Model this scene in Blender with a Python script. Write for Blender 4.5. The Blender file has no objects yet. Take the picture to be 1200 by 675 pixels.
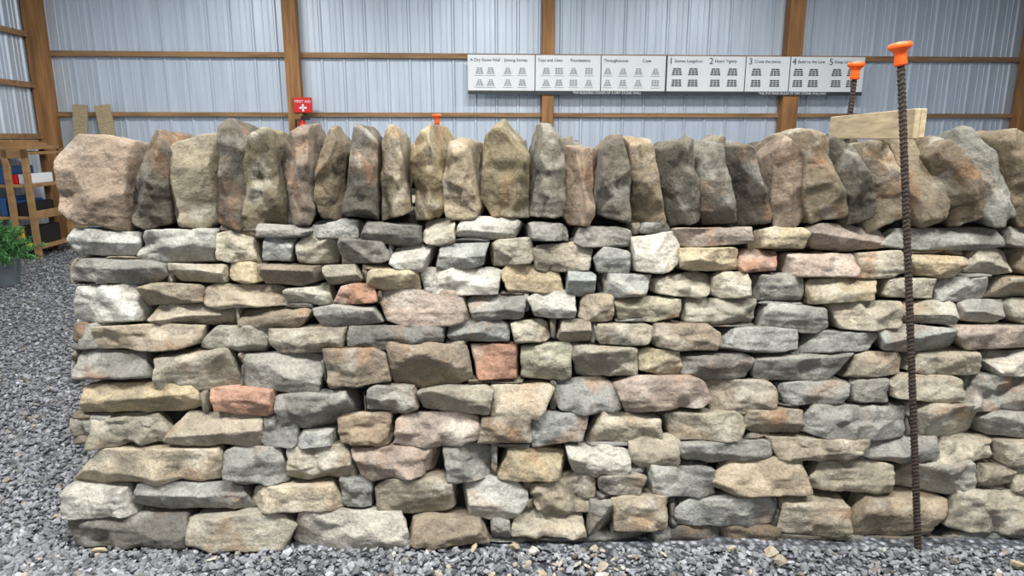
import bpy, bmesh, math, random
import numpy as np
from mathutils import Vector, Matrix, Euler

random.seed(7)
RNG = np.random.default_rng(11)
scene = bpy.context.scene

# ------------------------------------------------------------------ camera
F = 800.0
PITCH = math.radians(12.5)
CAM = np.array([0.0, 0.0, 1.45])
cam_d = bpy.data.cameras.new("camera")
cam = bpy.data.objects.new("camera", cam_d)
scene.collection.objects.link(cam)
cam_d.lens = 24.0
cam_d.sensor_width = 36.0
cam_d.clip_start = 0.05
cam.location = CAM
cam.rotation_euler = (math.radians(90) - PITCH, 0, 0)
scene.camera = cam

def ray(x, y):
    f = np.array([0, math.cos(PITCH), -math.sin(PITCH)])
    u = np.array([0, math.sin(PITCH), math.cos(PITCH)])
    return f + np.array([1.0, 0, 0]) * (x - 600) / F + u * (337.5 - y) / F

def hit(x, y, O, N):
    r = ray(x, y)
    return CAM + r * (np.dot(O - CAM, N) / np.dot(r, N))

# frame of the stone wall; image pixel coordinates are projected onto its planes
A = math.radians(1.3)
WU = np.array([math.cos(A), math.sin(A), 0.0])
WN = np.array([-math.sin(A), math.cos(A), 0.0])
Z = np.array([0, 0, 1.0])
WO = np.array([0, 2.2, 0.0])
K = 0.175
WW = WN * K + Z; WW /= np.linalg.norm(WW)
WV = WN - Z * K; WV /= np.linalg.norm(WV)
def face_st(x, y):
    p = hit(x, y, WO, WV) - WO
    return np.dot(p, WU), np.dot(p, WW)
COFF = 0.185
def cope_st(x, y):
    O = WO + WN * COFF
    p = hit(x, y, O, WN) - O
    return np.dot(p, WU), p[2]

# ------------------------------------------------------------------ helpers
def srgb(r, g, b):
    f = lambda c: (c / 255 / 12.92) if c / 255 <= 0.04045 else ((c / 255 + 0.055) / 1.055) ** 2.4
    return np.array([f(r), f(g), f(b)])

def mesh_np(name, V, faces, smooth=True, attrs=None, mat=None):
    V = np.asarray(V, dtype=np.float32); faces = np.asarray(faces, dtype=np.int32)
    me = bpy.data.meshes.new(name)
    k = faces.shape[1]
    me.vertices.add(len(V)); me.vertices.foreach_set("co", V.ravel())
    me.loops.add(faces.size); me.loops.foreach_set("vertex_index", faces.ravel())
    me.polygons.add(len(faces))
    me.polygons.foreach_set("loop_start", np.arange(len(faces), dtype=np.int32) * k)
    me.update(calc_edges=True)
    me.polygons.foreach_set("use_smooth", np.full(len(faces), smooth))
    if attrs:
        for an, (typ, dat) in attrs.items():
            a = me.attributes.new(an, typ, 'POINT')
            key = "color" if typ == 'FLOAT_COLOR' else "vector"
            a.data.foreach_set(key, np.asarray(dat, dtype=np.float32).ravel())
    me.validate()
    me.update()
    if mat: me.materials.append(mat)
    ob = bpy.data.objects.new(name, me)
    scene.collection.objects.link(ob)
    return ob

def empty(name, loc=(0, 0, 0), M=None):
    e = bpy.data.objects.new(name, None)
    e.empty_display_size = 0.2
    scene.collection.objects.link(e)
    if M is not None: e.matrix_world = M
    else: e.location = loc
    return e

def boxes(name, bl, mat, M=None, bevel=0.0, parent=None):
    """bl: list of (x0,x1,y0,y1,z0,z1[,rotation matrix about centre])"""
    bm = bmesh.new()
    for b in bl:
        r = bmesh.ops.create_cube(bm, size=1.0)
        c = Vector(((b[0] + b[1]) / 2, (b[2] + b[3]) / 2, (b[4] + b[5]) / 2))
        S = Matrix.Diagonal((abs(b[1] - b[0]), abs(b[3] - b[2]), abs(b[5] - b[4]), 1))
        R = b[6] if len(b) > 6 else Matrix.Identity(4)
        bmesh.ops.transform(bm, matrix=Matrix.Translation(c) @ R @ S, verts=r['verts'])
    if bevel > 0:
        bmesh.ops.bevel(bm, geom=bm.edges[:], offset=bevel, segments=2, affect='EDGES', profile=0.5)
    me = bpy.data.meshes.new(name); bm.to_mesh(me); bm.free()
    me.materials.append(mat)
    ob = bpy.data.objects.new(name, me); scene.collection.objects.link(ob)
    if parent is not None: ob.parent = parent
    elif M is not None: ob.matrix_world = M
    return ob

def lathe(name, prof, mat, seg=32, parent=None, loc=(0, 0, 0)):
    V = []; Fc = []
    for r, z in prof:
        for i in range(seg):
            a = 2 * math.pi * i / seg
            V.append((r * math.cos(a), r * math.sin(a), z))
    for j in range(len(prof) - 1):
        for i in range(seg):
            a = j * seg + i; b = j * seg + (i + 1) % seg
            Fc.append((a, b, b + seg, a + seg))
    ob = mesh_np(name, V, Fc, True, None, mat)
    ob.location = loc
    if parent is not None: ob.parent = parent
    return ob

# ------------------------------------------------------------------ numpy noise
PERM = RNG.permutation(256).astype(np.int64)
PERM = np.concatenate([PERM, PERM])
VAL = RNG.uniform(-1, 1, 256)
def vnoise(P):
    Pi = np.floor(P).astype(np.int64); f = P - Pi; f = f * f * (3 - 2 * f)
    X, Y, Zz = (Pi[:, 0] & 255), (Pi[:, 1] & 255), (Pi[:, 2] & 255)
    out = 0
    for dx in (0, 1):
        wx = f[:, 0] if dx else 1 - f[:, 0]
        for dy in (0, 1):
            wy = f[:, 1] if dy else 1 - f[:, 1]
            for dz in (0, 1):
                wz = f[:, 2] if dz else 1 - f[:, 2]
                h = PERM[PERM[PERM[(X + dx) & 255] + ((Y + dy) & 255)] + ((Zz + dz) & 255)]
                out = out + wx * wy * wz * VAL[h]
    return out
def fbm(P, o=4, g=0.5):
    s = 0; a = 1.0
    for i in range(o):
        s = s + a * vnoise(P + 17.3 * i); P = P * 2.03; a *= g
    return s

# ------------------------------------------------------------------ stone builder
_grid = {}
def cube_grid(n):
    if n in _grid: return _grid[n]
    idx = {}; V = []; Fc = []
    def vid(p):
        key = tuple(int(round(c * n / 2 + n / 2)) for c in p)
        if key not in idx:
            idx[key] = len(V); V.append(p)
        return idx[key]
    for ax in range(3):
        for sg in (-1, 1):
            for i in range(n):
                for j in range(n):
                    q = []
                    for (a, b) in ((i, j), (i + 1, j), (i + 1, j + 1), (i, j + 1)):
                        p = [0, 0, 0]; p[ax] = sg
                        p[(ax + 1) % 3] = -1 + 2 * a / n; p[(ax + 2) % 3] = -1 + 2 * b / n
                        q.append(vid(tuple(p)))
                    if sg < 0: q = q[::-1]
                    Fc.append(q)
    _grid[n] = (np.array(V, float), np.array(Fc))
    return _grid[n]

def facet_field(P, half, cell):
    """difference of two squared nearest-seed distances: piecewise-flat split facets with crisp arrises"""
    vol_n = int(np.clip(4 * (half[0] * half[2] + half[0] * half[1] + half[1] * half[2]) * 2 / cell ** 2 * 0.9, 8, 60))
    out = 0
    for sg in (1, -1):
        S_ = RNG.uniform(-1.1, 1.1, (vol_n, 3))
        k = RNG.integers(0, 3, vol_n)
        S_[np.arange(vol_n), k] = np.sign(S_[np.arange(vol_n), k]) * RNG.uniform(.75, 1.1, vol_n)
        S_ = S_ * half[None, :]
        d2 = ((P[:, None, :] - S_[None]) ** 2).sum(2).min(1)
        out = out + sg * d2
    return out

class StoneSet:
    def __init__(self): self.V = []; self.F = []; self.C = []; self.O = []; self.n = 0
    def add(self, c, half, axes, col, n=22, tilt=0.06, cuts=6, facets=4, p=24, amp=1.0, fd=0.12, ridge=False, top=None,
            cut=(0.80, 0.96), cell=0.055, fa=1.0, nose=False, side=0.25, endtilt=0.13, taper=0.0):
        g, fc = cube_grid(n)
        D = g / np.linalg.norm(g, axis=1)[:, None]
        N = []; d = []
        def plane(nv, pt):
            nv = nv / np.linalg.norm(nv); N.append(nv); d.append(max(0.4, float(np.dot(nv, pt))))
        for ax in range(3):
            for sg in (-1, 1):
                e = np.zeros(3); e[ax] = sg
                tl = tilt if ax == 1 else endtilt
                nv = e + RNG.normal(0, tl, 3) * (1 - abs(e))
                plane(nv, e)
        # arris all round the front face so every bed joint opens into a shadow line
        for e in ((1, 0), (-1, 0), (0, 1), (0, -1)):
            nv = np.array([e[0] * .8, -.75, e[1] * .8]) + RNG.normal(0, .12, 3)
            nv /= np.linalg.norm(nv); N.append(nv)
            d.append((.8 * 1 + .75) / math.hypot(.8, .75) * RNG.uniform(.91, .98))
        for i in range(cuts):
            s = np.sign(RNG.uniform(-1, 1, 3))
            if RNG.random() < 0.55: s[1] = 0
            elif RNG.random() < 0.5: s[RNG.integers(0, 3)] = 0
            nv = s * RNG.uniform(0.4, 1.4, 3)
            if abs(nv[0]) + abs(nv[2]) < .01: nv[2] = 1
            nv /= np.linalg.norm(nv)
            sup = np.abs(nv).sum()
            N.append(nv); d.append(sup * RNG.uniform(*cut))
        for i in range(facets):
            nv = np.array([RNG.normal(0, 0.20), -1, RNG.normal(0, 0.25)])
            plane(nv, np.array([RNG.uniform(-.6, .6), -1 + RNG.uniform(0, fd), RNG.uniform(-.6, .6)]))
        if nose:
            plane(np.array([RNG.normal(0, .08), -1, RNG.uniform(.08, .36)]), np.array([0, -1, RNG.uniform(-.2, .6)]))
            plane(np.array([RNG.normal(0, .08), -1, -RNG.uniform(.08, .40)]), np.array([0, -1, RNG.uniform(-.6, .4)]))
        if ridge:
            x = RNG.uniform(-.7, .7); a1 = RNG.uniform(0.1, 0.5); a2 = RNG.uniform(0.1, 0.5)
            plane(np.array([a1, -1, RNG.normal(0, .1)]), np.array([x, -1, 0]))
            plane(np.array([-a2, -1, RNG.normal(0, .1)]), np.array([x, -1, 0]))
        if top:
            for nv, pt in top: plane(np.array(nv, float), np.array(pt, float))
        N = np.array(N); d = np.array(d)
        q = np.maximum(D @ N.T, 0) / d[None, :]
        r = (q ** p).sum(1) ** (-1.0 / p)
        L = D * r[:, None]
        half = np.array(half, float)
        Pm = L * half[None, :]
        dn = Pm / np.linalg.norm(Pm, axis=1)[:, None]
        off = RNG.uniform(0, 200, 3)
        s = min(1.0, half[2] / 0.05, half[0] / .05)
        ce = min(cell, 1.1 * min(half[0], half[2]) + .01)
        ff = facet_field(Pm, half, ce) * (0.0065 / (ce * ce * .35)) * fa * s
        Pm = Pm + dn * (ff * side)[:, None]
        front = np.clip((-L[:, 1] - .3) / .5, 0, 1)
        Pm[:, 1] -= ff * (1 - side) * front
        Q = Pm + off
        disp = (0.0035 * fbm(Q * 7, 2) + 0.0028 * fbm(Q * 36, 3)) * amp * s
        # sandstone bedding: thin irregular ledges running along the stone
        bed = vnoise(Q * np.array([5, 5, 75])) 
        disp += 0.0022 * amp * s * bed * front
        Pm = Pm + dn * disp[:, None]
        for ax in (0, 2):     # stone really fills its bed
            lo, hi = np.percentile(Pm[:, ax], (3, 97)) if ax == 0 else np.percentile(Pm[:, ax], (4, 96))
            Pm[:, ax] = (Pm[:, ax] - (lo + hi) / 2) * 2 * half[ax] / (hi - lo)
        if taper: Pm[:, 0] *= 1 - taper * (Pm[:, 2] / half[2] * .5 + .1)
        Pm[:, 1] -= np.percentile(Pm[:, 1], 3) + half[1]
        ax = np.array(axes)
        W = np.array(c)[None, :] + Pm @ ax
        self.V.append(W); self.F.append(fc + self.n); self.n += len(W)
        cc = np.ones((len(W), 4)); cc[:, :3] = col
        self.C.append(cc); self.O.append(np.tile(off, (len(W), 1)))
    def build(self, name, mat, parent):
        ob = mesh_np(name, np.concatenate(self.V), np.concatenate(self.F), True,
                     {"stone_col": ('FLOAT_COLOR', np.concatenate(self.C)), "stone_off": ('FLOAT_VECTOR', np.concatenate(self.O))}, mat)
        ob.parent = parent
        return ob

PAL = {'g': (144, 143, 136), 'l': (172, 170, 161), 't': (165, 158, 141), 'b': (152, 143, 126), 'p': (160, 147, 135),
       'd': (114, 111, 104), 'y': (170, 157, 130), 'o': (148, 143, 124), 'r': (164, 128, 107), 'n': (134, 123, 107)}
def stone_color(c, k=1.0, var=.16):
    base = srgb(*PAL[c]) * k * 1.04
    v = RNG.uniform(1 - var, 1 + var)
    w = RNG.normal(0.0, 0.022)
    return np.clip(base * v * np.array([1 + w, 1, 1 - w]), 0.01, 1)

# ------------------------------------------------------------------ materials
def newmat(name):
    m = bpy.data.materials.new(name); m.use_nodes = True
    nt = m.node_tree; b = nt.nodes["Principled BSDF"]
    return m, nt, b
def nd(nt, t, **kw):
    n = nt.nodes.new(t)
    for k, v in kw.items():
        if k in n.inputs: n.inputs[k].default_value = v
        else: setattr(n, k, v)
    return n
def ramp(nt, fac, stops):
    n = nt.nodes.new("ShaderNodeValToRGB"); e = n.color_ramp.elements
    while len(e) < len(stops): e.new(0.5)
    for i, (p, c) in enumerate(stops):
        e[i].position = p; e[i].color = (c, c, c, 1) if not hasattr(c, '__len__') else (*c, 1)
    nt.links.new(fac, n.inputs[0]); return n.outputs[0]
def mixc(nt, mode, fac, a, b):
    n = nt.nodes.new("ShaderNodeMix"); n.data_type = 'RGBA'; n.blend_type = mode
    for s, v in ((0, fac), (6, a), (7, b)):
        if hasattr(v, 'is_linked') or hasattr(v, 'links'): nt.links.new(v, n.inputs[s])
        elif hasattr(v, '__len__'): n.inputs[s].default_value = (*v, 1)
        else: n.inputs[s].default_value = v
    return n.outputs[2]

def stone_material(name, gain=1.0):
    m, nt, b = newmat(name)
    L = nt.links
    tc = nd(nt, "ShaderNodeTexCoord")
    off = nd(nt, "ShaderNodeAttribute"); off.attribute_name = "stone_off"
    col = nd(nt, "ShaderNodeAttribute"); col.attribute_name = "stone_col"
    add = nd(nt, "ShaderNodeVectorMath"); add.operation = 'ADD'
    L.new(tc.outputs["Object"], add.inputs[0]); L.new(off.outputs["Vector"], add.inputs[1])
    v = add.outputs[0]
    def noise(sc, det=4, rough=0.6, dist=0.0):
        n = nd(nt, "ShaderNodeTexNoise"); n.inputs["Scale"].default_value = sc; n.inputs["Detail"].default_value = det
        n.inputs["Roughness"].default_value = rough; n.inputs["Distortion"].default_value = dist
        L.new(v, n.inputs["Vector"]); return n.outputs["Fac"]
    c = col.outputs["Color"]
    c = mixc(nt, 'MULTIPLY', 1.0, c, ramp(nt, noise(8, 4, .6), [(0.32, 0.72 * gain), (0.68, 1.22 * gain)]))
    c = mixc(nt, 'MIX', ramp(nt, noise(4.5, 4, .6, .5), [(0.57, 0.0), (0.72, 0.55)]), c, tuple(srgb(163, 122, 86)))
    c = mixc(nt, 'MIX', ramp(nt, noise(6, 4, .6, .3), [(0.55, 0.0), (0.70, 0.45)]), c, tuple(srgb(203, 200, 189)))
    c = mixc(nt, 'MIX', ramp(nt, noise(5, 4, .65, .8), [(0.55, 0.0), (0.68, 0.5)]), c, tuple(srgb(90, 88, 84)))
    c = mixc(nt, 'MULTIPLY', 1.0, c, ramp(nt, noise(90, 4, .8), [(0.32, 0.64), (0.5, 1.0), (0.72, 1.22)]))
    L.new(c, b.inputs["Base Color"])
    b.inputs["Roughness"].default_value = 0.88
    b.inputs["Specular IOR Level"].default_value = 0.25
    b1 = nd(nt, "ShaderNodeBump"); b1.inputs["Strength"].default_value = 1.0; b1.inputs["Distance"].default_value = 0.016
    L.new(noise(28, 8, .68), b1.inputs["Height"])
    L.new(b1.outputs[0], b.inputs["Normal"])
    return m

def simple(name, rgb, rough=0.6, metal=0.0, var=0.15, scale=8.0, stretch=(1, 1, 1), bump=0.0):
    m, nt, b = newmat(name); L = nt.links
    tc = nd(nt, "ShaderNodeTexCoord"); mp = nd(nt, "ShaderNodeMapping"); mp.inputs["Scale"].default_value = stretch
    L.new(tc.outputs["Object"], mp.inputs[0])
    n = nd(nt, "ShaderNodeTexNoise"); n.inputs["Scale"].default_value = scale; n.inputs["Detail"].default_value = 4
    L.new(mp.outputs[0], n.inputs["Vector"])
    c = mixc(nt, 'MULTIPLY', 1.0, tuple(srgb(*rgb)), ramp(nt, n.outputs["Fac"], [(0.3, 1 - var), (0.7, 1 + var)]))
    L.new(c, b.inputs["Base Color"]); b.inputs["Roughness"].default_value = rough; b.inputs["Metallic"].default_value = metal
    if bump > 0:
        bp = nd(nt, "ShaderNodeBump"); bp.inputs["Strength"].default_value = bump; bp.inputs["Distance"].default_value = 0.01
        L.new(n.outputs["Fac"], bp.inputs["Height"]); L.new(bp.outputs[0], b.inputs["Normal"])
    return m

M_STONE = stone_material("sandstone")
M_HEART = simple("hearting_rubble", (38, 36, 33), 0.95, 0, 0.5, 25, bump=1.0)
M_WOODP = simple("post_timber", (150, 108, 66), 0.75, 0, 0.35, 3, (6, 6, 0.6), 0.2)
M_WOODG = simple("girt_timber", (146, 114, 80), 0.75, 0, 0.35, 3, (0.6, 6, 6), 0.2)
M_WOODL = simple("plank_timber", (166, 150, 120), 0.8, 0, 0.25, 6, (8, 1, 8), 0.3)
M_WOODS = simple("shelf_timber", (150, 116, 76), 0.7, 0, 0.25, 3, (1, 4, 4), 0.2)
M_METAL = simple("galvanised_siding", (192, 204, 217), 0.42, 0.2, 0.10, 1.5, (6, 6, 0.5))
M_CEIL = simple("ceiling_sheet", (205, 208, 210), 0.6, 0, 0.05, 2)
M_REBAR = simple("rusty_steel", (62, 52, 46), 0.65, 0.4, 0.4, 60, bump=0.3)
M_ORANGE = simple("orange_plastic", (240, 92, 22), 0.4, 0, 0.05, 5)
M_RED = simple("red_enamel", (205, 28, 30), 0.4, 0, 0.05, 5)
M_WHITE = simple("white_vinyl", (226, 230, 232), 0.5, 0, 0.03, 5)
M_INK = simple("printed_ink", (50, 54, 58), 0.6, 0, 0.05, 5)
M_INKL = simple("grey_printed_ink", (135, 142, 146), 0.6, 0, 0.05, 5)
M_BLACK = simple("black_rubber", (22, 22, 24), 0.6, 0, 0.05, 5)
M_BLUE = simple("blue_plastic", (44, 90, 148), 0.4, 0, 0.05, 5)
M_YEL = simple("yellow_plastic", (215, 190, 50), 0.4, 0, 0.05, 5)
M_GALV = simple("zinc_bucket", (150, 160, 166), 0.4, 0.6, 0.15, 10)
M_LEAF = simple("evergreen_leaf", (78, 128, 72), 0.7, 0, 0.4, 30)
M_SOIL = simple("potting_soil", (40, 30, 22), 0.9, 0, 0.4, 40)

# ------------------------------------------------------------------ WALL FACE STONES  (x0,x1,y0,y1,colour)
S = """80 158 265 302 l;158 248 268 310 l;248 300 270 307 t;302 343 278 306 g;345 394 275 309 b;360 420 256 278 g;395 455 280 310 d;
424 494 258 286 d;495 533 256 288 t;532 615 253 281 l;616 660 259 282 g;667 742 265 291 g;741 797 273 319 l;793 888 264 289 p;890 948 267 293 y;
947 1043 264 293 p;1043 1185 265 293 g;1185 1262 265 290 g;300 360 262 278 g;
458 506 288 317 l;508 572 283 314 g;574 625 280 312 t;626 698 283 318 b;699 740 292 320 g;798 868 290 318 y;866 920 291 319 r;921 1010 294 325 p;
1008 1060 295 325 t;1062 1135 298 325 y;1136 1204 292 322 t;1204 1270 292 322 b;
83 191 304 333 g;197 266 309 331 t;267 303 306 331 y;302 376 307 333 n;376 424 310 333 b;428 490 315 340 y;490 588 313 347 l;589 663 308 343 y;
665 701 317 347 g;702 766 318 348 g;768 840 319 349 t;840 882 319 350 t;882 945 320 354 g;948 1042 326 356 y;1042 1100 325 352 t;1100 1170 325 355 g;1170 1250 323 350 b;
77 166 334 381 l;162 233 332 357 b;233 334 332 361 b;334 389 333 358 t;391 440 333 357 r;445 552 340 382 p;551 616 345 376 g;620 680 342 375 l;
682 722 343 379 t;722 800 347 376 o;802 896 349 382 t;896 975 357 390 g;976 1060 353 388 t;1060 1125 352 382 b;1125 1190 352 380 g;1190 1262 350 380 t;
166 272 358 381 b;276 362 361 384 n;363 444 358 384 g;407 523 381 409 d;524 597 374 402 g;598 647 375 403 t;653 695 376 402 b;699 766 378 406 b;
766 842 377 410 n;842 942 384 412 g;944 1035 389 415 g;1036 1125 382 414 g;1126 1215 380 411 p;1215 1265 380 411 g;
100 231 381 411 b;230 315 382 417 t;313 405 382 415 b;
83 172 411 450 d;170 278 411 462 t;282 375 415 462 g;378 453 408 456 n;453 549 405 458 n;551 614 404 448 r;613 674 400 451 o;674 750 404 448 b;
751 800 408 442 y;800 883 412 450 d;883 998 413 450 g;998 1070 415 445 t;1072 1165 409 442 t;1165 1240 411 440 l;
80 232 450 488 y;237 326 455 487 r;320 424 458 507 g;427 490 452 485 g;491 578 454 487 b;574 648 451 495 t;652 726 447 486 g;726 832 442 483 p;
833 912 445 490 b;913 1000 447 477 g;1000 1050 445 475 g;1050 1133 442 475 t;1135 1240 440 485 g;
98 190 487 526 b;192 304 487 526 b;305 345 488 526 g;345 392 507 526 g;392 463 487 524 n;463 558 487 525 p;557 622 487 525 n;622 692 485 528 g;
693 780 482 523 t;780 876 483 521 t;876 941 479 512 b;942 1070 475 515 g;1075 1155 473 514 t;1155 1240 485 514 g;
75 258 524 572 t;260 334 527 568 g;334 415 524 566 b;416 514 522 564 p;514 577 524 568 g;582 666 528 568 y;666 740 525 562 l;740 798 512 550 b;
798 907 518 545 g;907 1018 512 540 b;1018 1100 514 542 g;1100 1175 514 545 t;1175 1240 514 550 b;
70 151 569 609 l;153 292 569 602 g;293 397 567 602 t;397 437 560 601 g;435 535 562 608 b;537 615 564 610 l;625 702 560 606 b;703 758 556 583 d;
757 843 545 586 g;845 955 540 582 b;955 1055 543 582 t;1055 1150 543 584 g;1150 1190 547 570 b;1190 1245 550 582 t;
70 222 603 647 d;223 343 603 646 t;344 475 600 648 l;477 572 607 642 n;574 600 610 638 g;597 690 600 634 t;690 720 588 630 g;718 790 580 624 t;
795 912 583 622 g;916 1003 583 632 b;1005 1118 583 635 b;1120 1240 578 629 t"""
stones = []
for it in S.replace("\n", "").split(";"):
    p = it.split()
    if len(p) == 5: stones.append((*[float(v) for v in p[:4]], p[4]))

wall = empty("dry_stone_wall")
FS = StoneSet()
axes = (WU, WV, WW)
occ = np.zeros((680, 1300), bool)
for (x0, x1, y0, y1, c) in stones:
    occ[int(y0):int(y1), int(x0):int(x1)] = True
    e = 0.1
    low = y0 > 590 and x1 < 600
    s0, _ = face_st(x0 - e, (y0 + y1) / 2); s1, _ = face_st(x1 + e, (y0 + y1) / 2)
    _, t1 = face_st((x0 + x1) / 2, y0 - e); _, t0 = face_st((x0 + x1) / 2, y1 + e)
    hx = (s1 - s0) / 2; hz = (t1 - t0) / 2; hy = RNG.uniform(0.10, 0.14)
    pr = RNG.uniform(-0.016, 0.020) + (.01 if low else 0)
    ctr = WO + WU * (s0 + s1) / 2 + WW * (t0 + t1) / 2 + WV * (hy - pr)
    roll = RNG.normal(0, 0.016)
    cr, sr = math.cos(roll), math.sin(roll)
    ax = (WU * cr + WW * sr, WV, WW * cr - WU * sr)
    FS.add(ctr, (hx, hy, hz), ax, stone_color(c), n=30, tilt=0.06, cuts=int(RNG.integers(4, 9)), facets=int(RNG.integers(1, 4)),
           p=RNG.uniform(45, 75), fd=0.08, nose=RNG.random() < .6, cell=RNG.uniform(.045, .085), fa=RNG.uniform(.7, 1.1), cut=(.80, .97))
# pins: small wedges in the gaps of the face
pins = 0
ys, xs = np.where(~occ[268:640, 80:1240]); ys += 268; xs += 80
order = RNG.permutation(len(ys))
for i in order:
    y, x = ys[i], xs[i]
    if occ[y, x]: continue
    x0 = x1 = x; y0 = y1 = y
    for _ in range(34):
        if x0 > 78 and not occ[y0:y1 + 1, x0 - 1].any(): x0 -= 1
        if x1 < 1245 and not occ[y0:y1 + 1, x1 + 1].any(): x1 += 1
        if y1 - y0 < 22:
            if y0 > 262 and not occ[y0 - 1, x0:x1 + 1].any(): y0 -= 1
            if y1 < 640 and not occ[y1 + 1, x0:x1 + 1].any(): y1 += 1
    occ[y0:y1 + 1, x0:x1 + 1] = True
    if (x1 - x0) * (y1 - y0) < 25 : continue
    e = 2.0
    s0, _ = face_st(x0 - e, y); s1, _ = face_st(x1 + e, y)
    _, t1 = face_st(x, y0 - e); _, t0 = face_st(x, y1 + e)
    hy = 0.07
    ctr = WO + WU * (s0 + s1) / 2 + WW * (t0 + t1) / 2 + WV * (hy + 0.025)
    FS.add(ctr, ((s1 - s0) / 2, hy, (t1 - t0) / 2), axes, stone_color(random.choice('gndb'), 0.75), n=8, p=40)
    pins += 1
print("pins", pins)

def course_run(set_, O, U, V, s_of_z, xa, xb, z0, z1, n, seedcols='gltbndo', k=0.175):
    """fill a strip of face between heights z0..z1 with random stones"""
    s = xa
    W = V * k + Z; W = W / np.linalg.norm(W)
    Vn = V - Z * k; Vn = Vn / np.linalg.norm(Vn)
    while s < xb - 0.05:
        w = min(RNG.uniform(0.15, 0.36), xb - s)
        if xb - s - w < 0.1: w = xb - s
        hy = RNG.uniform(0.09, 0.13)
        hz = (z1 - z0) / 2
        ctr = O + U * (s + w / 2) + W * ((z0 + z1) / 2) + Vn * (hy - RNG.uniform(-.015, .02))
        set_.add(ctr, (w / 2, hy, hz), (U, Vn, W), stone_color(random.choice(seedcols)), n=n, p=40)
        s += w
hts = [0.0, 0.13, 0.25, 0.36, 0.47, 0.57, 0.68, 0.78, 0.87, 0.95, 1.04, 1.145]
sR = face_st(1250, 450)[0]
for a, b_ in zip(hts[:-1], hts[1:]):
    course_run(FS, WO, WU, WN, None, sR - 0.02, sR + 0.9, a, b_, 14)
THB = 0.78   # thickness at the base
RO = WO + WN * THB
sL = face_st(72, 600)[0]
for a, b_ in zip(hts[:-1], hts[1:]):
    course_run(FS, RO, -WU, -WN, None, -(sR + 0.9), -(sL + 0.02), a, b_, 10)
# end (cheek) between the two faces
for i, (a, b_) in enumerate(zip(hts[:-1], hts[1:])):
    zc = (a + b_) / 2
    w0 = 0.20 + K * zc; w1 = THB - 0.18 - K * zc
    cx = sL + 0.04 * zc + .01
    m = (w0 + w1) / 2; wd = (w1 - w0)
    hx = 0.13
    ctr = WO + WU * (cx + hx) + WN * m + Z * zc
    FS.add(ctr, (wd / 2 * 1.05, hx, (b_ - a) / 2 * 1.03), (-WN, WU, Z), stone_color(random.choice('gltbd')), n=16, p=40)
for (xa_, ya_, yb_) in ((84, 381, 411), (80, 487, 526)):
    s0, _ = face_st(xa_, (ya_ + yb_) / 2); _, t1 = face_st(xa_, ya_); _, t0 = face_st(xa_, yb_)
    FS.add(WO + WU * (s0 + .07) + WW * (t0 + t1) / 2 + WV * .13, (.07, .11, (t1 - t0) / 2), axes, stone_color('g'), n=16, p=40)
FS.build("face_stones", M_STONE, wall)

# hearting core
Vh = []
sE = sR + 0.85
for z_, in ((0.0,), (1.17,)):
    for s_ in (sL + 0.16, sE):
        for n_ in (0.12 + K * z_, THB - 0.10 - K * z_):
            Vh.append(WO + WU * s_ + WN * n_ + Z * z_)
bm = bmesh.new()
vs = [bm.verts.new(v) for v in Vh]
for f in ((0, 1, 3, 2), (4, 6, 7, 5), (0, 2, 6, 4), (1, 5, 7, 3), (0, 4, 5, 1), (2, 3, 7, 6)): bm.faces.new([vs[i] for i in f])
bmesh.ops.recalc_face_normals(bm, faces=bm.faces[:])
me = bpy.data.meshes.new("hearting"); bm.to_mesh(me); bm.free(); me.materials.append(M_HEART)
hob = bpy.data.objects.new("hearting", me); scene.collection.objects.link(hob); hob.parent = wall

# ------------------------------------------------------------------ COPE  (xt,xb,w,y0,y1,colour,taper)
COPE = [(104, 107, 80, 162, 265, 'p', 0), (178, 165, 52, 155, 266, 'd', .25), (213, 214, 48, 158, 268, 't', .12), (262, 260, 43, 147, 269, 'd', .1),
        (301, 304, 50, 154, 277, 'o', .2), (348, 346, 42, 150, 262, 'p', .1), (388, 382, 35, 155, 257, 'b', .1), (420, 421, 42, 149, 258, 'd', .15),
        (460, 462, 33, 150, 257, 't', .1), (493, 502, 42, 149, 257, 'y', .0), (537, 539, 41, 165, 259, 't', .25), (592, 592, 57, 147, 256, 'o', .1),
        (643, 640, 43, 148, 259, 'g', .1), (682, 677, 40, 173, 265, 'p', .2), (722, 718, 40, 160, 262, 'd', .1), (762, 763, 42, 163, 272, 'b', .2),
        (797, 810, 40, 165, 263, 'd', .1), (844, 848, 43, 168, 263, 'g', .15), (877, 893, 40, 172, 265, 'd', .3), (918, 935, 47, 167, 265, 'p', .1),
        (958, 975, 42, 150, 262, 'b', .1), (990, 1012, 41, 160, 262, 'd', .1), (1032, 1050, 40, 165, 266, 't', .2), (1080, 1099, 44, 160, 262, 'b', .2),
        (1113, 1141, 46, 165, 262, 'n', .15), (1146, 1181, 48, 155, 264, 'g', .1), (1190, 1222, 46, 152, 264, 'b', .1), (1240, 1266, 46, 155, 264, 'g', .1),
        (1290, 1308, 48, 155, 264, 't', .1), (1340, 1352, 46, 155, 264, 'd', .1), (1388, 1398, 46, 155, 264, 'n', .1)]
CS = StoneSet()
CO = WO + WN * COFF
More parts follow.
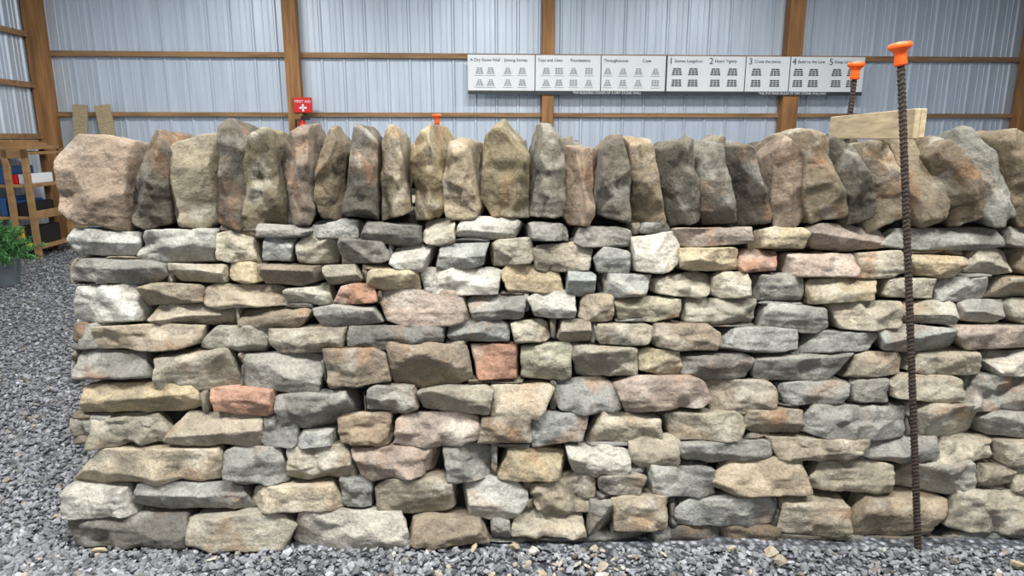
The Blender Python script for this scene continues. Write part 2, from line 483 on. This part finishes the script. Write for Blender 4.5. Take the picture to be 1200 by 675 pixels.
for i, (xt, xb, w, y0, y1, c, tp) in enumerate(COPE):
    st, zt = cope_st(xt, y0); sb, zb = cope_st(xb, y1 + 2)
    a, _ = cope_st(xt - w / 2, (y0 + y1) / 2); b_, _ = cope_st(xt + w / 2, (y0 + y1) / 2)
    hx = (b_ - a) / 2 * 1.02; hz = (zt - zb) / 2
    hy = RNG.uniform(0.17, 0.21)
    W = (WU * (st - sb) + Z * (zt - zb)); W /= np.linalg.norm(W)
    yaw = RNG.normal(0, 0.12) if i else 0
    Vv = WN * math.cos(yaw) + WU * math.sin(yaw); Vv = Vv - W * np.dot(Vv, W); Vv /= np.linalg.norm(Vv)
    U = np.cross(Vv, W)
    ctr = CO + WU * (st + sb) / 2 + Z * (zt + zb) / 2 + Vv * (hy + RNG.uniform(-.03, .015))
    tops = [((RNG.choice([-1, 1]) * RNG.uniform(.15, .5), RNG.uniform(-.3, .1), 1), (RNG.uniform(-.3, .3), -.8, 1.0)),
            ((RNG.uniform(-.2, .2), -RNG.uniform(.2, .7), 1), (0, -0.7, 1.0)),
            ((RNG.choice([-1, 1]) , -.3, RNG.uniform(.3, .7)), (RNG.choice([-1, 1]) * 0, -0.8, 1.6)),
            ((0, .5, 1), (0, 0.3, 1))]
    if i == 11: tops = [((-.5, 0, 1), (-.3, -.5, 1)), ((.5, -.2, 1), (-.3, -.5, 1))]
    if i == 0: tops = [((0.05, -.3, 1), (0, -0.9, 1))]
    kk = 0.60 * np.array([1.06, 1.0, .90])
    CS.add(ctr, (hx, hy, hz), (U, Vv, W), stone_color(c, 1.0, .25) * kk, n=40, tilt=0.05, endtilt=.06, cuts=7, facets=2, p=75, fd=0.08, amp=1.2,
           ridge=(i != 0), top=tops, cut=(.78, .95), cell=RNG.uniform(.06, .10), fa=1.3, side=.22, taper=tp)
CS.build("cope_stones", M_STONE, wall)

# ------------------------------------------------------------------ second wall behind
wall2 = empty("dry_stone_wall")
B = StoneSet()
O2 = np.array([-0.9, 4.9, 0.0]); U2 = WU; N2 = WN
for a, b_ in zip(hts[:-1], hts[1:]):
    course_run(B, O2, U2, N2, None, 0, 4.6, a * .94, b_ * .94, 8)
s = 0.05
while s < 4.55:
    w = RNG.uniform(0.07, 0.14); h = RNG.uniform(0.29, 0.39)
    ctr = O2 + U2 * (s + w / 2) + N2 * 0.42 + Z * (1.07 + h / 2)
    B.add(ctr, (w / 2, 0.2, h / 2), (U2, N2, Z), stone_color(random.choice('gbdtn'), .8), n=12, cuts=6, p=40)
    s += w + 0.005
B.build("wall_stones", M_STONE, wall2)
bb = boxes("core", [(0.08, 4.5, 0.2, 0.62, 0, 1.07)], M_HEART, parent=wall2)
bb.matrix_world = Matrix.Translation(Vector(O2)) @ Matrix.Rotation(A, 4, 'Z')

# ------------------------------------------------------------------ GROUND
gm, nt, b = newmat("gravel_bed"); L = nt.links
tc = nd(nt, "ShaderNodeTexCoord")
vo = nd(nt, "ShaderNodeTexVoronoi"); vo.inputs["Scale"].default_value = 42; vo.inputs["Randomness"].default_value = 1
L.new(tc.outputs["Object"], vo.inputs["Vector"])
sep = nd(nt, "ShaderNodeSeparateColor"); L.new(vo.outputs["Color"], sep.inputs[0])
c1 = ramp(nt, sep.outputs[0], [(0.0, tuple(srgb(74, 77, 84))), (0.6, tuple(srgb(116, 120, 128))), (1.0, tuple(srgb(172, 175, 182)))])
c2 = ramp(nt, vo.outputs["Distance"], [(0.25, 1.0), (0.62, 0.3)])
L.new(mixc(nt, 'MULTIPLY', 1.0, c1, c2), b.inputs["Base Color"])
b.inputs["Roughness"].default_value = 0.85
bp = nd(nt, "ShaderNodeBump"); bp.inputs["Distance"].default_value = 0.02; bp.invert = True
L.new(vo.outputs["Distance"], bp.inputs["Height"]); L.new(bp.outputs[0], b.inputs["Normal"])
floor = boxes("floor", [(-9, 9, -4, 11.5, -0.2, 0)], gm)

gmat, nt, b = newmat("crushed_gravel"); L = nt.links
at = nd(nt, "ShaderNodeAttribute"); at.attribute_name = "stone_col"
tc = nd(nt, "ShaderNodeTexCoord"); n = nd(nt, "ShaderNodeTexNoise"); n.inputs["Scale"].default_value = 120
L.new(tc.outputs["Object"], n.inputs["Vector"])
L.new(mixc(nt, 'MULTIPLY', 1.0, at.outputs["Color"], ramp(nt, n.outputs["Fac"], [(.3, .75), (.7, 1.25)])), b.inputs["Base Color"])
b.inputs["Roughness"].default_value = 0.75

bm = bmesh.new(); bmesh.ops.create_icosphere(bm, subdivisions=1, radius=1)
ico = np.array([v.co[:] for v in bm.verts]); icf = np.array([[v.index for v in f.verts] for f in bm.faces]); bm.free()
def scatter(name, pts, smin, smax, cols, zlift=0.0, flat=0.55):
    n = len(pts)
    sz = smin * (smax / smin) ** (RNG.random(n) ** 1.3)
    J = ico[None] * (1 + RNG.uniform(-.32, .3, (n, 12, 1)))
    sc = np.stack([RNG.uniform(.8, 1.3, n), RNG.uniform(.5, .9, n), RNG.uniform(flat - .2, flat + .2, n)], 1) * sz[:, None] / 2
    P = J * sc[:, None, :]
    th = RNG.uniform(0, 6.28, n); ti = RNG.normal(0, .45, n); tj = RNG.normal(0, .45, n)
    def rot(P, ang, i, j):
        c, s_ = np.cos(ang)[:, None], np.sin(ang)[:, None]
        a, b2 = P[:, :, i].copy(), P[:, :, j].copy()
        P[:, :, i] = a * c - b2 * s_; P[:, :, j] = a * s_ + b2 * c
    rot(P, ti, 1, 2); rot(P, tj, 0, 2); rot(P, th, 0, 1)
    P += np.concatenate([pts, (sz * 0.22 + zlift)[:, None] + RNG.uniform(0, .008, (n, 1))], 1)[:, None, :]
    Fc = (icf[None] + (np.arange(n) * 12)[:, None, None]).reshape(-1, 3)
    C = np.ones((n, 12, 4)); C[:, :, :3] = cols[:, None, :]
    ob = mesh_np(name, P.reshape(-1, 3), Fc, False, {"stone_col": ('FLOAT_COLOR', C.reshape(-1, 4))}, gmat)
    ob.parent = floor
    return ob
pts = []
N1 = 20000
x = RNG.uniform(-2.9, 2.9, N1); y = RNG.uniform(1.45, 2.19, N1)
pts.append(np.stack([x, y], 1))
N2_ = 42000
y = 1.6 + 8.0 * RNG.random(N2_) ** 1.5
x = -y * RNG.uniform(0.52, 0.98, N2_)
q = np.stack([x, y], 1)
q = q[(q[:, 0] > -6.1)]
inside = (q[:, 0] > -1.62) & (q[:, 1] > 2.14)
pts.append(q[~inside])
pts = np.concatenate(pts)
br = np.clip(RNG.normal(0.190, 0.066, len(pts)), 0.06, .5)
br[RNG.random(len(pts)) < .05] *= 1.7
cols = np.stack([br * .965, br * .99, br * 1.055], 1)
warm = RNG.random(len(pts)) < .04
cols[warm] *= np.array([1.25, 1.05, .8])
scatter("gravel", pts, 0.010, 0.038, cols)
# sandstone chips at the foot of the wall
n = 44
px = np.concatenate([RNG.normal(0.26, .14, 28), RNG.uniform(-1.5, 2.0, 16)]); py = RNG.uniform(2.0, 2.17, n)
ccol = np.array([srgb(*PAL[random.choice('tbyl')]) for _ in range(n)])
scatter("sandstone_chips", np.stack([px, py], 1), 0.02, 0.065, ccol, zlift=0.010, flat=0.4)

# ------------------------------------------------------------------ BUILDING (frame at the back wall)
BY = math.radians(3.4)
BO = np.array([0, 10.0, 0.0])
MB = Matrix.Translation(Vector(BO)) @ Matrix.Rotation(BY, 4, 'Z')
BUv = np.array([math.cos(BY), math.sin(BY), 0]); BNv = np.array([-math.sin(BY), math.cos(BY), 0])
def bw(x, y, off=0.0):
    p = hit(x, y, BO - BNv * off, BNv) - BO
    return float(np.dot(p, BUv)), float(p[2])
CORL = bw(52, 150)[0]; CORR = bw(1196, 150)[0]
CZ = 4.0
def sheet(name, length, height, M, mat):
    prof = []; s = 0
    while s < length:
        for ds, dp in ((0, 0), (.085, 0), (.09, .006), (.10, .006), (.105, 0), (.165, 0), (.17, .006), (.18, .006), (.185, 0), (.235, 0), (.25, .022), (.27, .022), (.285, 0)):
            prof.append((s + ds, dp))
        s += 0.30
    V = []; Fc = []
    for (a, d_) in prof:
        V.append((a, -d_, 0)); V.append((a, -d_, height))
    for i in range(len(prof) - 1): Fc.append((2 * i, 2 * i + 2, 2 * i + 3, 2 * i + 1))
    ob = mesh_np(name, V, Fc, False, None, mat)
    ob.matrix_world = M
    sm = ob.modifiers.new("thickness", 'SOLIDIFY'); sm.thickness = 0.03; sm.offset = -1 
    return ob
sheet("wall_back", CORR - CORL + .1, CZ, MB @ Matrix.Translation((CORL - .05, 0, 0)), M_METAL)
sheet("wall_left", 11.0, CZ, MB @ Matrix.Translation((CORL, -11.0, 0)) @ Matrix.Rotation(math.radians(90), 4, 'Z'), M_METAL)
sheet("wall_right", 11.0, CZ, MB @ Matrix.Translation((CORR, 0.0, 0)) @ Matrix.Rotation(math.radians(-90), 4, 'Z'), M_METAL)
boxes("ceiling", [(CORL - .1, CORR + .1, -11, .1, CZ, CZ + .05)], M_CEIL, MB)

for (xp, wpx, c) in ((64, 17, 0), (351, 15, 0), (640, 13, 0), (917, 18, 0), (1189, 20, 0)):
    s_, _ = bw(xp, 150); w = wpx / F * 9.9
    boxes("timber_post", [(s_ - w / 2, s_ + w / 2, -0.20, -0.03, 0, CZ)], M_WOODP, MB, 0.006)
z1 = bw(640, 67)[1]; z2 = bw(640, 135)[1]  # girts: horizontal framing timbers along the back and side walls
boxes("girt_1", [(CORL + .1, CORR - .05, -0.075, -0.025, z1 - .035, z1 + .035)], M_WOODG, MB, .004)
boxes("girt_2", [(CORL + .1, CORR - .05, -0.075, -0.025, z2 - .03, z2 + .03)], M_WOODG, MB, .004)
boxes("girt_3", [(CORL + .1, CORR - .05, -0.075, -0.025, .55, .62)], M_WOODG, MB, .004)
boxes("girt_4", [(CORL + .03, CORL + .08, -10, -.05, 2.72, 2.79), (CORL + .03, CORL + .08, -10, -.05, 2.08, 2.15), (CORL + .03, CORL + .08, -10, -.05, 1.42, 1.49)], M_WOODG, MB, .004)
boxes("girt_5", [(CORR - .08, CORR - .03, -10, -.05, z1 - .035, z1 + .035), (CORR - .08, CORR - .03, -10, -.05, z2 - .035, z2 + .035)], M_WOODG, MB, .004)

# banner ------------------------------------------------------------
ban = empty("instruction_banner", M=MB)
b0, bt = bw(548, 65, .22); b1, _ = bw(1014, 66, .22)
bt = bw(700, 65, .22)[1]; bbot = bw(700, 111, .22)[1]
yb = -0.225
boxes("vinyl_sheet", [(b0, b1, yb, yb + .006, bbot, bt)], M_WHITE, parent=ban)
H = bt - bbot
px2s = lambda x: bw(x, 88, .22)[0]
lines = [(b0, b1, yb - .002, yb, bbot, bbot + .05)]
for xs_ in (627, 704, 780, 781, 873, 925):
    s_ = px2s(xs_); lines.append((s_ - .006, s_ + .006, yb - .002, yb, bbot, bt))
boxes("footer_band_and_rules", lines, M_INK, parent=ban)
ic = []; icd = []
def icon(xc, zc, w, h, rows, dst, trap=0.75):
    for r in range(rows):
        ww = w * (1 - (1 - trap) * r / max(1, rows - 1)); n = max(2, int(ww / (h / rows) / 1.6))
        for k in range(n):
            a = xc - ww / 2 + ww * k / n
            dst.append((a + .004, a + ww / n - .004, yb - .003, yb, zc - h / 2 + h * r / rows + .004, zc - h / 2 + h * (r + 1) / rows - .004))
for xc in (562, 575, 595, 612, 640, 655, 672, 690, 712, 730, 748, 768):
    for zz in (.30, .60):
        icon(px2s(xc), bbot + H * zz, .11, .09, 4, ic, random.choice([.5, .7, 1.0]))
        ic.append((px2s(xc) - .07, px2s(xc) + .07, yb - .003, yb, bbot + H * zz - .066, bbot + H * zz - .060))
for i, xc in enumerate((793, 812, 838, 858, 886, 908, 935, 953, 980, 998)):
    icon(px2s(xc), bbot + H * .60, .15, .10, 4, icd, .8); icon(px2s(xc), bbot + H * .31, .15, .10, 4, icd, .9)
boxes("wall_diagrams_grey", ic, M_INKL, parent=ban); boxes("wall_diagrams_dark", icd, M_INK, parent=ban)
def text(body, s_, z_, size, mat, parent, y_=yb - .004, align='LEFT'):
    cu = bpy.data.curves.new("lettering", 'FONT'); cu.body = body; cu.size = size; cu.align_x = align; cu.extrude = .0008
    cu.materials.append(mat)
    o = bpy.data.objects.new("lettering", cu); scene.collection.objects.link(o)
    o.parent = parent; o.location = (s_, y_, z_); o.rotation_euler = (math.radians(90), 0, 0)
for x_, t_ in ((551, "A Dry Stone Wall"), (591, "Joining Stones"), (630, "Tops and Lines"), (668, "Foundations"), (707, "Throughstones"), (752, "Cope")):
    text(t_, px2s(x_), bt - .085, .056, M_INK, ban)
for x_, n_, t_ in ((783, "1", "Stones Length-in"), (830, "2", "Heart Tightly"), (876, "3", "Cross the Joints"), (927, "4", "Build to the Line"), (970, "5", "Keep Level")):
    text(n_, px2s(x_), bt - .105, .12, M_INK, ban); text(t_, px2s(x_) + .08, bt - .085, .058, M_INK, ban)
text("THE BUILDING CODES OF A DRY STONE WALL", px2s(712), bbot + .01, .045, M_WHITE, ban, align='CENTER')
text("THE FIVE MAIN RULES OF DRY STONE WALLING", px2s(930), bbot + .01, .045, M_WHITE, ban, align='CENTER')

# first aid sign + extinguisher ------------------------------------
fa = empty("first_aid_sign", M=MB)
s_, z_ = bw(355, 123, .22)
boxes("plate", [(s_ - .125, s_ + .125, -.225, -.212, z_ - .10, z_ + .10)], M_RED, parent=fa, bevel=.003)
text("FIRST AID", s_, z_ + .03, .05, M_WHITE, fa, -.228, 'CENTER')
boxes("cross_and_border", [(s_ - .05, s_ + .05, -.228, -.225, z_ - .05, z_ - .025), (s_ - .012, s_ + .012, -.228, -.225, z_ - .085, z_ + .01)], M_WHITE, parent=fa)
fe = empty("fire_extinguisher", M=MB @ Matrix.Translation((s_ + .0, -.30, z_ - .62)))
lathe("cylinder_body", [(0, 0), (.075, 0), (.08, .02), (.08, .30), (.06, .36), (.025, .39), (.025, .42), (0, .42)], M_RED, parent=fe)
boxes("valve_handle", [(-.02, .10, -.02, .02, .42, .44), (-.02, .11, -.02, .02, .46, .475), (-.02, .02, -.02, .02, .40, .475)], M_BLACK, parent=fe, bevel=.003)
boxes("hose", [(-.10, -.08, -.015, .015, .08, .42), (-.10, 0, -.015, .015, .41, .43)], M_BLACK, parent=fe, bevel=.004)
boxes("wall_bracket", [(-.03, .03, .07, .10, .05, .35)], M_BLACK, parent=fe, bevel=.004)

# leaning planks --------------------------------------------------
for (xt, w) in ((97, 15), (122, 16)):
    s_, z_ = bw(xt, 124, .12)
    wd = w / F * 9.8; ln = z_ + .02
    tilt_ = -.14 if xt > 100 else .08
    R = Matrix.Rotation(-0.09, 4, 'X') @ Matrix.Rotation(tilt_, 4, 'Y')
    s_ -= math.sin(tilt_) * ln / 2
    boxes("leaning_plank", [(s_ - wd / 2, s_ + wd / 2, -.28, -.24, 0.01, ln, R)], M_WOODL, MB, .004)

# shelving ----------------------------------------------------------
sh = empty("storage_shelf", M=MB)
y0_, y1_ = -1.5, -.75
sx1 = bw(74, 230, .9)[0]
sx0 = CORL + .12
sb = [(sx0, sx1, y0_, y1_, z, z + .035) for z in (0.12, 0.48, 0.86, 1.24)]
for xx in (sx0, (sx0 + sx1) / 2 - .03, sx1 - .07):
    for yy in (y0_ - .02, y1_ - .04):
        sb.append((xx, xx + .07, yy, yy + .045, 0, 1.30))
sb += [(sx0, sx1, y0_ - .02, y0_ + .02, 1.20, 1.30), (sx1 - .02, sx1, y0_, y1_, .5, .58)]
boxes("timber_frame", sb, M_WOODS, parent=sh, bevel=.004)
items = {'blue': [], 'white': [], 'black': [], 'yel': [], 'red': []}
rr = random.Random(5)
for z, pal in ((.155, ['black', 'yel', 'black', 'red']), (.515, ['blue', 'black', 'white', 'blue']), (.895, ['white', 'blue', 'black', 'white', 'red'])):
    xx = sx0 + .08
    while xx < sx1 - .12:
        w = rr.uniform(.05, .13); h = rr.uniform(.10, .24)
        items[rr.choice(pal)].append((xx, min(xx + w, sx1 - .09), y0_ + .05, y1_ - .15, z, z + h))
        xx += w + .015
items['yel'].append((sx0 + .1, sx1 - .1, y0_ - .012, y0_ + .04, .155, .20))
for k_, m_ in (('blue', M_BLUE), ('white', M_WHITE), ('black', M_BLACK), ('yel', M_YEL), ('red', M_RED)):
    if items[k_]: boxes("boxes_" + k_, items[k_], m_, parent=sh, bevel=.01)
boxes("stacked_boards", [(sx0 + .05, sx1 - .02, y0_ + .05, y1_ - .05, 1.30, 1.34), (sx0 + .05, sx1 - .12, y0_ + .1, y1_ - .1, 1.34, 1.38), (sx0 + .15, sx1 - .22, y0_ + .1, y1_ - .1, 1.38, 1.41)], M_WOODS, parent=sh, bevel=.004)

# plant in bucket ----------------------------------------------------
pc = hit(8, 334, np.array([0, 0, 0.]), Z)
pl = empty("potted_evergreen", loc=pc)
lathe("zinc_bucket", [(0, 0), (.11, 0), (.115, .01), (.15, .27), (.158, .275), (.158, .285), (.145, .285), (.14, .25), (0, .25)], M_GALV, parent=pl)
lathe("soil", [(0, .255), (.139, .255)], M_SOIL, parent=pl)
LV = []; LF = []
r3 = np.random.default_rng(5)
for k_ in range(100):
    az = r3.uniform(0, 6.28); el = r3.uniform(.15, 1.5); ln = r3.uniform(.26, .45)
    d0 = np.array([math.cos(az) * math.cos(el), math.sin(az) * math.cos(el), math.sin(el)])
    for t in np.linspace(.15, 1, 24):
        p0 = np.array([0, 0, .27]) + d0 * ln * t + np.array([0, 0, -.06 * t * t])
        for q_ in range(4):
            dv = r3.normal(0, 1, 3) + d0 * .8; dv /= np.linalg.norm(dv)
            sd = np.cross(dv, r3.normal(0, 1, 3)); sd /= np.linalg.norm(sd)
            l_ = .05 * (1.2 - .6 * t)
            i0 = len(LV)
            LV += [p0 - sd * .004, p0 + sd * .004, p0 + dv * l_ + sd * .003, p0 + dv * l_ - sd * .003]
            LF.append((i0, i0 + 1, i0 + 2, i0 + 3))
fo = mesh_np("foliage", LV, LF, False, None, M_LEAF); fo.parent = pl

# ------------------------------------------------------------------ rebar stakes with caps
def rebar(name, p0, p1, r=.0105, cap=True, capr=.034):
    p0 = Vector(p0); p1 = Vector(p1); d_ = p1 - p0; ln = d_.length
    e = empty(name, M=Matrix.Translation(p0) @ d_.to_track_quat('Z', 'Y').to_matrix().to_4x4())
    seg = 14; st = .0032; nr = int(ln / st)
    zz = np.arange(nr + 1) * ln / nr; th = np.arange(seg) * 2 * math.pi / seg
    Zg, Tg = np.meshgrid(zz, th, indexing='ij')
    ph = (Zg / .0140 + np.abs(np.sin(Tg)) * .5) % 1
    R = r + .0022 * (ph < .35) + .0012 * (np.abs(np.cos(Tg)) > .95)
    V = np.stack([R * np.cos(Tg), R * np.sin(Tg), Zg], -1).reshape(-1, 3)
    i = np.arange(nr)[:, None] * seg; j = np.arange(seg)[None]; jn = (j + 1) % seg
    Fc = np.stack([i + j, i + jn, i + jn + seg, i + j + seg], -1).reshape(-1, 4)
    o = mesh_np("ribbed_bar", V, Fc, False, None, M_REBAR); o.parent = e
    if cap:
        k = capr / .034
        prof = [(.0, -.052), (.017, -.052), (.019, -.045), (.017, -.02), (.019, -.010), (.031, .000), (.034, .004), (.034, .012), (.030, .017), (.015, .019), (0, .019)]
        lathe("mushroom_cap", [(a * k, b2 * k) for a, b2 in prof], M_ORANGE, parent=e, loc=(0, 0, ln))
    return e
pb = hit(1077, 645, np.array([0, 0, 0.]), Z)
pt = hit(1055, 57, np.array([0, 2.22, 0]), np.array([0, 1., 0]))
pb = np.array([pb[0], pb[1], -0.02])
rebar("rebar_stake", pb, pt)
ptr = hit(1003, 78, np.array([0, 2.98, 0]), np.array([0, 1., 0]))
rebar("rebar_stake", (ptr[0] + .02, 3.08, -.02), ptr, r=.009)
p3 = hit(512, 137, np.array([0, 4.4, 0]), np.array([0, 1., 0]))
rebar("rebar_stake", (p3[0], 4.4, -.02), p3, capr=.03)

# batter-frame board across the wall top
bd = empty("batter_board")
n0 = hit(1071, 145, np.array([0, 2.22, 0]), np.array([0, 1., 0]))
n1 = hit(972, 150, np.array([0, 3.05, 0]), np.array([0, 1., 0]))
d_ = Vector(n1 - n0); ln = d_.length
bd.matrix_world = Matrix.Translation(Vector(n0)) @ d_.to_track_quat('Y', 'Z').to_matrix().to_4x4()
boxes("plank", [(0, .018, 0, ln, -.047, .047)], M_WOODL, parent=bd, bevel=.003)
boxes("end_block", [(.018, .036, 0.0, .09, -.045, .047)], M_WOODL, parent=bd, bevel=.003)
sc = lathe("screw_head", [(0, 0), (.006, 0), (.006, .003), (0, .004)], M_REBAR, parent=bd, loc=(0, .10, 0)); sc.rotation_euler = (0, math.radians(-90), 0)

# ------------------------------------------------------------------ lights
def lamp(x, y, sx, sy, e, col=(1, .99, .965)):
    z = CZ - .075
    ld = bpy.data.lights.new("led_panel", 'AREA'); ld.shape = 'RECTANGLE'; ld.size = sx; ld.size_y = sy; ld.energy = e; ld.color = col
    o = bpy.data.objects.new("led_panel_light", ld); scene.collection.objects.link(o); o.location = (x, y, z - .01)
    boxes("led_light_fixture", [(x - sx / 2 - .02, x + sx / 2 + .02, y - sy / 2 - .02, y + sy / 2 + .02, z, CZ)], M_WHITE, bevel=.005)
for x_ in (-2.4, 0, 2.4):
    lamp(x_, .85, 1.3, .3, 180)
for x_ in (-3.6, 0, 3.6):
    lamp(x_, 7.0, 1.3, .4, 120)
for x_ in (-1.3, 1.5):
    lamp(x_, 3.6, 1.3, .4, 50)
w = bpy.data.worlds.new("daylight"); scene.world = w; w.use_nodes = True
bg = w.node_tree.nodes["Background"]; bg.inputs[0].default_value = (.97, .98, 1.0, 1); bg.inputs[1].default_value = 0.70
scene.view_settings.view_transform = 'Standard'
scene.view_settings.look = 'None'
scene.view_settings.exposure = 0.0
